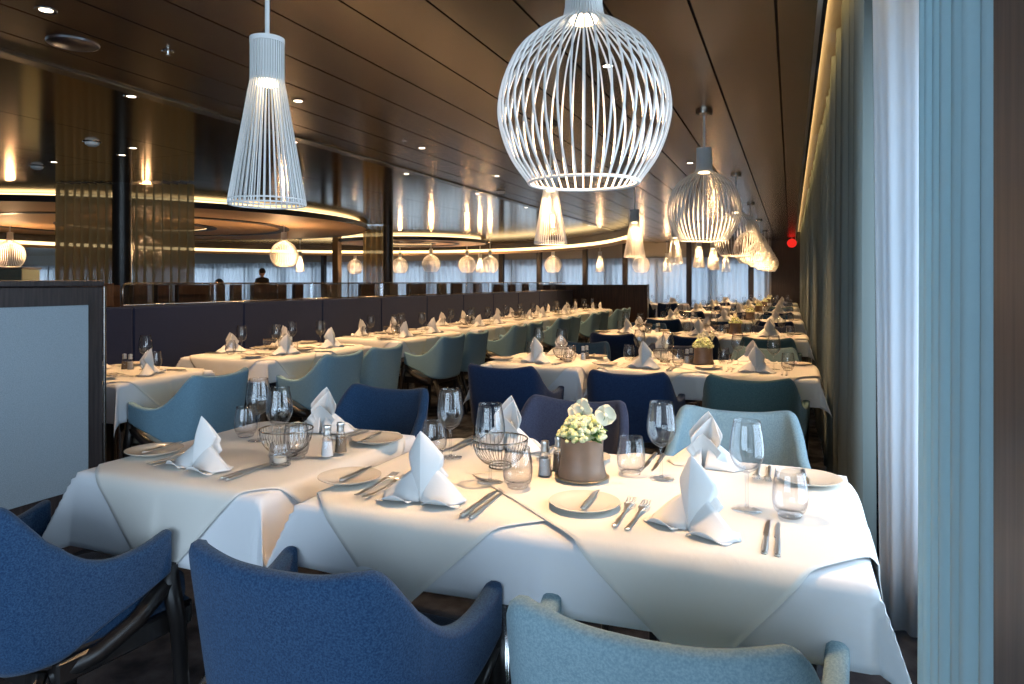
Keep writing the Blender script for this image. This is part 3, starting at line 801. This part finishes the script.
def seat(x, y, rz, where, far, level, jig=None):
    """one cover, laid for someone looking along the local +Y axis; x, y is where the napkin stands"""
    c, s = math.cos(rz), math.sin(rz); J = lambda a: rnd.uniform(-a, a)
    def P(u, v, z=0.): return (x + u*c - v*s, y + u*s + v*c, TOP + z)
    w = lambda t: '%s, %s' % (t, where)
    n = rnd.randrange(3)
    place(NPK[n], P(J(.01), J(.01)), rz + J(.5), w('folded white napkin'), 'folded napkins', 'napkin')
    place(PL, P(-.275+J(.01), .075+J(.01)), 0, w('small round side plate'), 'side plates', 'plate')
    place(WGf if far else WG, P(.11+J(.012), .20+J(.012)), J(1), w('long-stemmed wine glass'), 'wine glasses', 'glass')
    place(TBf if far else TB, P(.19+J(.012), .18+J(.01)), 0, w('stemless water glass'), 'water glasses', 'glass')
    if level < 2:
        place(BK, P(-.255, .01, .0148), rz + J(.1), w('butter knife on the side plate'), 'butter knives', 'knife')
        place(KN, P(.175, -.09), rz + J(.04), w('outer table knife'), 'table knives', 'knife')
        place(KN, P(.150, -.085), rz + J(.04), w('inner table knife'), 'table knives', 'knife')
        place(FK, P(-.165, -.05), rz + J(.04), w('outer fork'), 'table forks', 'fork')
        place(FK, P(-.135, -.06), rz + J(.04), w('inner fork'), 'table forks', 'fork')
    else:
        place(KN, P(.165, -.05), rz + J(.04), w('table knife'), 'table knives', 'knife')
        place(FK, P(-.15, -.05), rz + J(.04), w('table fork'), 'table forks', 'fork')

FX, TX = -.510, -1.622                 # centre lines of the window tables and of the two-seat tables
near_k = ['blue', 'blue', 'teal']; far_k = ['blue', 'slate', 'teal']
for k in range(NR):
    yc = 1.85 + PITCH*k; R = rows[k] + ' row'; far = k >= 2; lev = 0 if k == 0 else (1 if k < 3 else 2)
    place(tab4, (FX, yc, 0), 0, 'four-seat window table, %s, under white cloths' % R, 'four-seat tables by the window', 'table')
    place(tab2, (TX, yc, 0), 0, 'two-seat table, %s, under white cloths' % R, 'two-seat tables of the middle line', 'table')
    place(cl4, (FX, yc, 0), 0, 'white under-cloth draped over the four-seat window table, %s' % R, 'white under-cloths', 'tablecloth')
    place(cl2, (TX, yc, 0), 0, 'white under-cloth draped over the two-seat table, %s' % R, 'white under-cloths', 'tablecloth')
    place(ovL, (FX, yc, 0), 0, 'diagonal white top cloth, left half of window table, %s' % R, 'diagonal top cloths', 'tablecloth')
    place(ovR, (FX, yc, 0), 0, 'diagonal white top cloth, right half of window table, %s' % R, 'diagonal top cloths', 'tablecloth')
    place(ov2, (TX, yc, 0), 0, 'diagonal white top cloth over the two-seat table, %s' % R, 'diagonal top cloths', 'tablecloth')
    # chairs
    nk = near_k if k == 0 else (['navy', 'navy', 'shade_teal'] if k in (1, 2) else [rnd.choice(['blue', 'navy', 'slate']) for _ in range(2)] + [rnd.choice(['shade_teal', 'navy'])])  # rows behind the first take darker fabrics, shade put into the colour
    fk = far_k if k < 2 else [rnd.choice(['blue', 'navy', 'slate']) for _ in range(3)]
    yn = 1.325 + PITCH*k - (-.03 if k else 0); yf = 2.70 + PITCH*k
    pos = ['left chair, at the two-seat table', 'middle chair, left seat of the window table', 'right chair, window seat of the window table']
    for j, cx in enumerate((-1.84 if k == 0 else -1.66, -.888, -.200)):
        jr = 0 if k == 0 else rnd.uniform(-.06, .06)
        if k == 0: jr = (-.10, .0, -.02)[j]
        chair(nk[j], cx, yn, jr, '%s armchair, near side of %s, %s' % (CN[nk[j]], R, pos[j].split(',')[0]), 'armchairs of the table rows')
        if k < NR-1 or True:
            if yf < YE - .6:
                chair(fk[j], cx, yf, PI + rnd.uniform(-.06, .06), '%s armchair, far side of %s, %s' % (CN[fk[j]], R, pos[j].split(',')[0]), 'armchairs of the table rows')
    # covers
    if True:
        seat(-.865, yc-.29, 0, 'near left seat, window table, %s' % R, far, lev)
        seat(-.20, yc-.27, 0, 'near right seat, window table, %s' % R, far, lev)
        seat(-.865, yc+.30, PI, 'far left seat, window table, %s' % R, far, lev)
        seat(-.225, yc+.30, PI, 'far right seat, window table, %s' % R, far, lev)
        seat(-1.62, yc-.26, 0, 'near seat, two-seat table, %s' % R, far, lev)
        seat(-1.60, yc+.28, PI, 'far seat, two-seat table, %s' % R, far, lev)
    place(FP if k < 2 else FPf, (FX-.03, yc+.03, TOP), k*1.0, 'brown pot of cream flowers, window table, %s' % R, 'flower pots on the window tables', 'flower pot')
    place(SALT, (FX-.135, yc+.02, TOP), 0, 'glass salt shaker by the flower pot, window table, %s' % R, 'salt and pepper shakers', 'shaker')
    place(PEPP, (FX-.115, yc+.085, TOP), 0, 'glass pepper shaker by the flower pot, window table, %s' % R, 'salt and pepper shakers', 'shaker')
    if k < 4:
        place(WB, (FX-.285, yc+.05, TOP), 0, 'wire bread bowl on the window table, %s' % R, 'wire bread bowls', 'bowl')
        place(WB, (TX+.150, yc-.07, TOP), 0, 'wire bread bowl on the two-seat table, %s' % R, 'wire bread bowls', 'bowl')
        place(VT, (TX+.205, yc-.165, TOP), 0, 'glass tealight holder on the two-seat table, %s' % R, 'tealight holders', 'candle holder')
    place(SALT, (TX+.275, yc-.03, TOP), 0, 'glass salt shaker on the two-seat table, %s' % R, 'salt and pepper shakers', 'shaker')
    place(PEPP, (TX+.285, yc+.025, TOP), 0, 'glass pepper shaker on the two-seat table, %s' % R, 'salt and pepper shakers', 'shaker')

# tables along the banquette
BX = -3.83
lt = [(3.10, 2)] + [(4.60 + 1.78*i, 4) for i in range(6)]
bn = ['first two-seat', 'second', 'third', 'fourth', 'fifth', 'sixth', 'seventh']
for i, (yc, n) in enumerate(lt):
    T = '%s banquette table' % bn[i]; far = i >= 2; lev = 1 if i < 3 else 2
    place(tab4 if n == 4 else tab2, (BX, yc, 0), PI/2, '%s from the left, under white cloths' % T, 'tables along the banquette', 'table')
    place(cl4 if n == 4 else cl2, (BX, yc, 0), PI/2, 'white under-cloth draped over the %s' % T, 'white under-cloths', 'tablecloth')
    if n == 4:
        place(ovL, (BX, yc, 0), PI/2, 'diagonal white top cloth, near half of the %s' % T, 'diagonal top cloths', 'tablecloth')
        place(ovR, (BX, yc, 0), PI/2, 'diagonal white top cloth, far half of the %s' % T, 'diagonal top cloths', 'tablecloth')
        sp = (-.29, .29)
    else:
        place(ov2, (BX, yc, 0), PI/2, 'diagonal white top cloth over the %s' % T, 'diagonal top cloths', 'tablecloth'); sp = (0,)
    for q, dy in enumerate(sp):
        nm = ('near ' if q == 0 else 'far ') if n == 4 else ''
        chair('sky', -3.30, yc+dy, PI/2 + rnd.uniform(-.07, .03) + (.0), 'light blue armchair, %sone at the %s' % (nm, T), 'light blue armchairs along the banquette tables')
        seat(BX+.27, yc+dy, PI/2, '%saisle seat, %s' % (nm, T), far, lev)
        seat(BX-.27, yc+dy, -PI/2, '%sbanquette seat, %s' % (nm, T), far, lev)
    place(SALT, (BX+.02, yc+.06, TOP), 0, 'glass salt shaker on the %s' % T, 'salt and pepper shakers', 'shaker')
    place(PEPP, (BX-.03, yc+.06, TOP), 0, 'glass pepper shaker on the %s' % T, 'salt and pepper shakers', 'shaker')
    if n == 4 and i < 5:
        place(WB, (BX-.02, yc-.10, TOP), 0, 'wire bread bowl on the %s' % T, 'wire bread bowls', 'bowl')
        place(VT, (BX+.10, yc+.0, TOP), 0, 'glass tealight holder on the %s' % T, 'tealight holders', 'candle holder')
    lamp_light(BX+.1, yc, 2.40, 170 if n == 4 else 95, True, .04, cone=130)
    x0 = BX+.1
    t = empty('downlight', (x0, yc, CEIL)); tag(t, 'small downlight in the mirrored ceiling right above the %s' % T, 'downlight', 'small round downlights in the bronze ceiling')
    obj('trim_ring', MB().lathe([(.026, -.002), (.04, -.004), (.042, 0), (.026, 0)], 24, closed=True), 'trim_metal', t)
    obj('lens', MB().lathe([(0, -.001), (.025, -.001), (.025, .0005), (0, .0005)], 20), 'spot_glow', t)
# far tables right of the end screen
for i, (tx, ty) in enumerate(((-3.1, 18.0), (-4.9, 18.3))):
    T = ('far corner table right of the end screen', 'far corner table behind the end screen')[i]
    place(tab4, (tx, ty, 0), 0, T + ', under a white cloth', 'tables in the far corner', 'table')
    place(cl4, (tx, ty, 0), 0, 'white cloth draped over the ' + T, 'white under-cloths', 'tablecloth')
    for q, dx in enumerate((-.32, .32)):
        nm = ('left', 'right')[q]
        chair('navy', tx+dx, ty-.62, 0, 'dark navy armchair, %s one at the %s' % (nm, T), 'armchairs in the far corner')
        seat(tx+dx, ty-.2, 0, 'near %s seat, %s' % (nm, T), True, 2)
        seat(tx+dx, ty+.2, PI, 'far %s seat, %s' % (nm, T), True, 2)
    lamp_light(tx, ty, 2.38, 80, True, .04)

# ------------------------------------------------------------------ banquette, rail, screens
t = empty('banquette', (0, 0, 0)); tag(t, 'long navy upholstered banquette with a tall panelled back, behind the left tables', 'banquette')
Y0, Y1 = 1.6, 15.75
mb = MB(); yy = Y0
while yy < Y1 - .05:
    y2 = min(yy + 1.18, Y1); mb.box(-4.88, -4.74, yy+.002, y2-.002, .44, 1.117, .012); yy = y2
obj('backrest', mb, 'banquette_fabric', t, sharp=30)
mb = MB(); yy = Y0
while yy < Y1 - .05:
    y2 = min(yy + 1.18, Y1); mb.box(-4.735, -4.27, yy+.002, y2-.002, .34, .46, .02); yy = y2
obj('seat', mb, 'banquette_fabric', t, sharp=30)
obj('base', MB().box(-4.85, -4.32, Y0, Y1, 0, .34), 'black_wood', t, smooth=False)
obj('rear_panel', MB().box(-4.94, -4.885, Y0, Y1, 0, 1.10), 'brown_wood', t, smooth=False)
t = empty('glass_railing', (-4.91, 0, 0)); tag(t, 'low glass screen in a slim metal frame with brown wooden fins, on the banquette back', 'glass screen')
ya, yb = 4.0, 15.7
mb = MB(); pts = [(0, ya, 1.12), (0, ya, 1.26), (0, ya+.015, 1.285), (0, ya+.04, 1.297), (0, yb, 1.297)]
mb.tube(pts, .008, 8); mb.tube([(0, ya, 1.125), (0, yb, 1.125)], .008, 8)
y = ya + .9
while y < yb: mb.tube([(0, y, 1.12), (0, y, 1.297)], .005, 6); y += .9
obj('frame', mb, 'trim_metal', t, sharp=None)
obj('glass_pane', MB().box(-.003, .003, ya+.01, yb, 1.13, 1.292), 'rail_glass', t, smooth=False)
obj('end_panel', MB().box(-.04, .01, 3.2, 3.92, 1.12, 1.30, .004), 'brown_wood', t, sharp=30)
y = 3.98; r = random.Random(3)
seq = [.10, .12, .14, .10, .12, .10, .55, .10, .12, .16, .5, .14, .14, .42, .2, .5, .32, .35, .22, .3, .5, .42, .25, .22, .35, .5, .3, .5, .3, .5, .3, .45, .3, .6, .3, .5, .4, .6, .3, .4]
i = 0
while y < 15.3 and i < len(seq)-1:
    obj('wooden_fin', MB().box(-.17, -.12, y, y+seq[i], 1.0, 1.285, .004), 'brown_wood', t, sharp=30); y += seq[i] + seq[i+1]; i += 2
o = obj('wooden_screen', MB().box(-5.6, -3.02, 15.85, 15.93, 0, 1.25, .004), 'brown_wood', sharp=30)
tag(o, 'dark brown wooden screen closing the far end of the banquette', 'screen')
o = obj('metal_post', MB().box(-3.02, -2.985, 15.84, 15.94, 0, 1.26, .004), 'chrome', sharp=30)
tag(o, 'thin bright metal edge post at the end of the brown screen', 'post')
# near left partition cabinet
t = empty('partition_cabinet', (-3.23, 0, 0)); tag(t, 'dark wood partition cabinet with a grey linen panel, at the left edge', 'partition')
obj('body', MB().box(-.42, 0, -1.4, 2.52, .0, 1.285, .003), 'dark_oak', t, sharp=30)
obj('top', MB().box(-.43, .008, -1.41, 2.525, 1.288, 1.318, .004), 'dark_oak', t, sharp=30)
obj('linen_panel', MB().box(.001, .012, -1.3, 2.435, .30, 1.197, .003), 'linen', t, sharp=30)
obj('edge_strip', MB().box(-.004, .008, 2.521, 2.535, .0, 1.288, .002), 'trim_metal', t, sharp=30)
obj('plinth', MB().box(-.40, .014, -1.39, 2.50, .0, .16, .003), 'dark_oak', t, sharp=30)
x, y = wd(12, 10.6)
t = empty('sideboard', (x, y, 0), YAW); tag(t, 'pale green sideboard behind the partition, at the left edge', 'sideboard')
obj('body', MB().box(-.6, .29, -.2, .2, .08, 1.50, .01), 'sage_panel', t, sharp=30)
obj('top', MB().box(-.62, .31, -.22, .22, 1.503, 1.53, .005), 'grey_plastic', t, sharp=30)
obj('plinth', MB().box(-.56, .25, -.16, .16, 0, .079), 'black_wood', t, smooth=False)

# ------------------------------------------------------------------ people
def person(x, y, rz, sitting, label, sc=1.):
    t = empty('person', (x, y, 0), rz); tag(t, label, 'person')
    V = []; E = []; Rr = []
    def chain(pts, start=None):
        prev = start
        for (p, r) in pts:
            V.append(p); Rr.append(r); k = len(V)-1
            if prev is not None: E.append((prev, k))
            prev = k
        return prev
    hz = .93 if not sitting else .60
    chain([((0, 0, hz), (.15, .11)), ((0, .01, hz+.15), (.135, .10)), ((0, .0, hz+.32), (.16, .11)), ((0, -.01, hz+.46), (.13, .09)), ((0, 0, hz+.53), (.055, .055))])
    for s in (-1, 1):
        chain([((s*.17, -.01, hz+.45), (.065, .065)), ((s*.23, 0, hz+.25), (.05, .05)), ((s*.22, .10 if not sitting else .2, hz+.05), (.042, .042)), ((s*.14, .28, hz+.10), (.034, .034))], 3)
        if sitting: chain([((s*.10, .05, hz-.03), (.09, .09)), ((s*.13, .42, hz-.02), (.065, .065)), ((s*.13, .44, .10), (.045, .045)), ((s*.13, .54, .04), (.04, .035))], 0)
        else: chain([((s*.09, 0, hz-.08), (.10, .10)), ((s*.10, .02, .50), (.068, .068)), ((s*.10, -.01, .10), (.048, .048)), ((s*.11, .13, .035), (.045, .035))], 0)
    me = bpy.data.meshes.new('body'); me.from_pydata(V, E, []); me.materials.append(M['black_suit'])
    o = bpy.data.objects.new('body', me); COL.objects.link(o); o.parent = t
    md = o.modifiers.new('skin', 'SKIN'); 
    if not me.skin_vertices: 
        bpy.context.view_layer.objects.active = o
    for i, sv in enumerate(me.skin_vertices[0].data): sv.radius = Rr[i]; sv.use_root = (i == 0)
    o.modifiers.new('sub', 'SUBSURF').render_levels = 1
    hc = hz + .53 + .135
    mb = MB().ball((0, .005, hc), .105, 16, 12, (.78, .92, 1.12)); mb.ball((0, .103, hc-.01), .018, 8, 6, (.7, .9, 1.3))
    for s in (-1, 1): mb.ball((s*.083, .0, hc-.005), .022, 8, 6, (.4, .8, 1.2))
    mb.tube([(0, 0, hc-.17), (0, 0, hc-.07)], .052, 12)
    mb.ball((0, .075, hc-.075), .03, 8, 6, (1, .6, .7))
    obj('head', mb, 'skin', t, sharp=None)
    mb = MB()
    def hairfn(u, v):
        a = u*2*PI; ph = v*PI*.60
        if math.sin(a) > .3: ph *= .62
        return (.090*math.sin(ph)*math.cos(a), -.006 + .106*math.sin(ph)*math.sin(a), hc + .012 + .118*math.cos(ph))
    mb.grid(hairfn, 20, 8); obj('hair', mb, 'hair', t, sharp=None, solid=.012, off=1)
    for s in (-1, 1):
        mb = MB().ball((s*.13, .31, hz+.11), .032, 8, 6, (.6, 1.2, .7))
        for q in range(4): mb.tube([(s*(.115+.01*q), .335, hz+.115), (s*(.112+.011*q), .365, hz+.112), (s*(.112+.011*q), .38+.004*(q % 2), hz+.10)], .0065, 6)
        mb.tube([(s*.112, .31, hz+.12), (s*.092, .335, hz+.125), (s*.09, .35, hz+.12)], .0075, 6)
        obj('hand', mb, 'skin', t, sharp=None)
    return t
x, y = wd(262, 20.5); person(x, y, 1.4, False, 'dark-haired person in a black suit standing beyond the glass screen')
x, y = wd(219, 17.0); person(x, y, 2.2, True, 'dark-haired person sitting beyond the glass screen, only the head showing')
chair('navy', x+.03, y-.02, 2.2, 'dark navy armchair under the sitting person beyond the glass screen', 'armchairs beyond the glass screen')

# ------------------------------------------------------------------ daylight and world
w = bpy.data.worlds.new('sky'); S.world = w; w.use_nodes = True; nt = w.node_tree; nt.nodes.clear()
out = nt.nodes.new('ShaderNodeOutputWorld'); bg = nt.nodes.new('ShaderNodeBackground'); bg.inputs[1].default_value = 6.
bg.inputs[0].default_value = (.64, .80, 1, 1); nt.links.new(bg.outputs[0], out.inputs[0])
def portal(loc, rot, sx, sy):
    l = bpy.data.lights.new('window_portal', 'AREA'); l.shape = 'RECTANGLE'; l.size = sx; l.size_y = sy; l.cycles.is_portal = True
    o = bpy.data.objects.new('window_portal', l); COL.objects.link(o); o.location = loc; o.rotation_euler = rot
for a, b in wins_r[:3]: portal((XR+.22, (a+b)/2, 1.3), (0, PI/2, 0), 1.9, b-a)
portal(((a0+a1)/2, YB-.22, 1.35), (PI/2, 0, 0), a1-a0, 1.9)

for p in list(KIDS):
    o = bpy.data.objects.get(p)
    if o and '_used' in o: 
        if o['_used'] is False and o.parent is None: 
            for c in list(o.children_recursive) + [o]: bpy.data.objects.remove(c)
for o in bpy.data.objects:
    if '_used' in o: del o['_used']

S.cycles.use_denoising = True
S.cycles.max_bounces = 10; S.cycles.transparent_max_bounces = 24; S.cycles.diffuse_bounces = 3; S.cycles.glossy_bounces = 4
S.cycles.caustics_reflective = False; S.cycles.caustics_refractive = False; S.cycles.sample_clamp_indirect = 4
S.view_settings.view_transform = 'Standard'; S.view_settings.look = 'None'; S.view_settings.gamma = 1
S.view_settings.use_curve_mapping = False; S.view_settings.exposure = .12
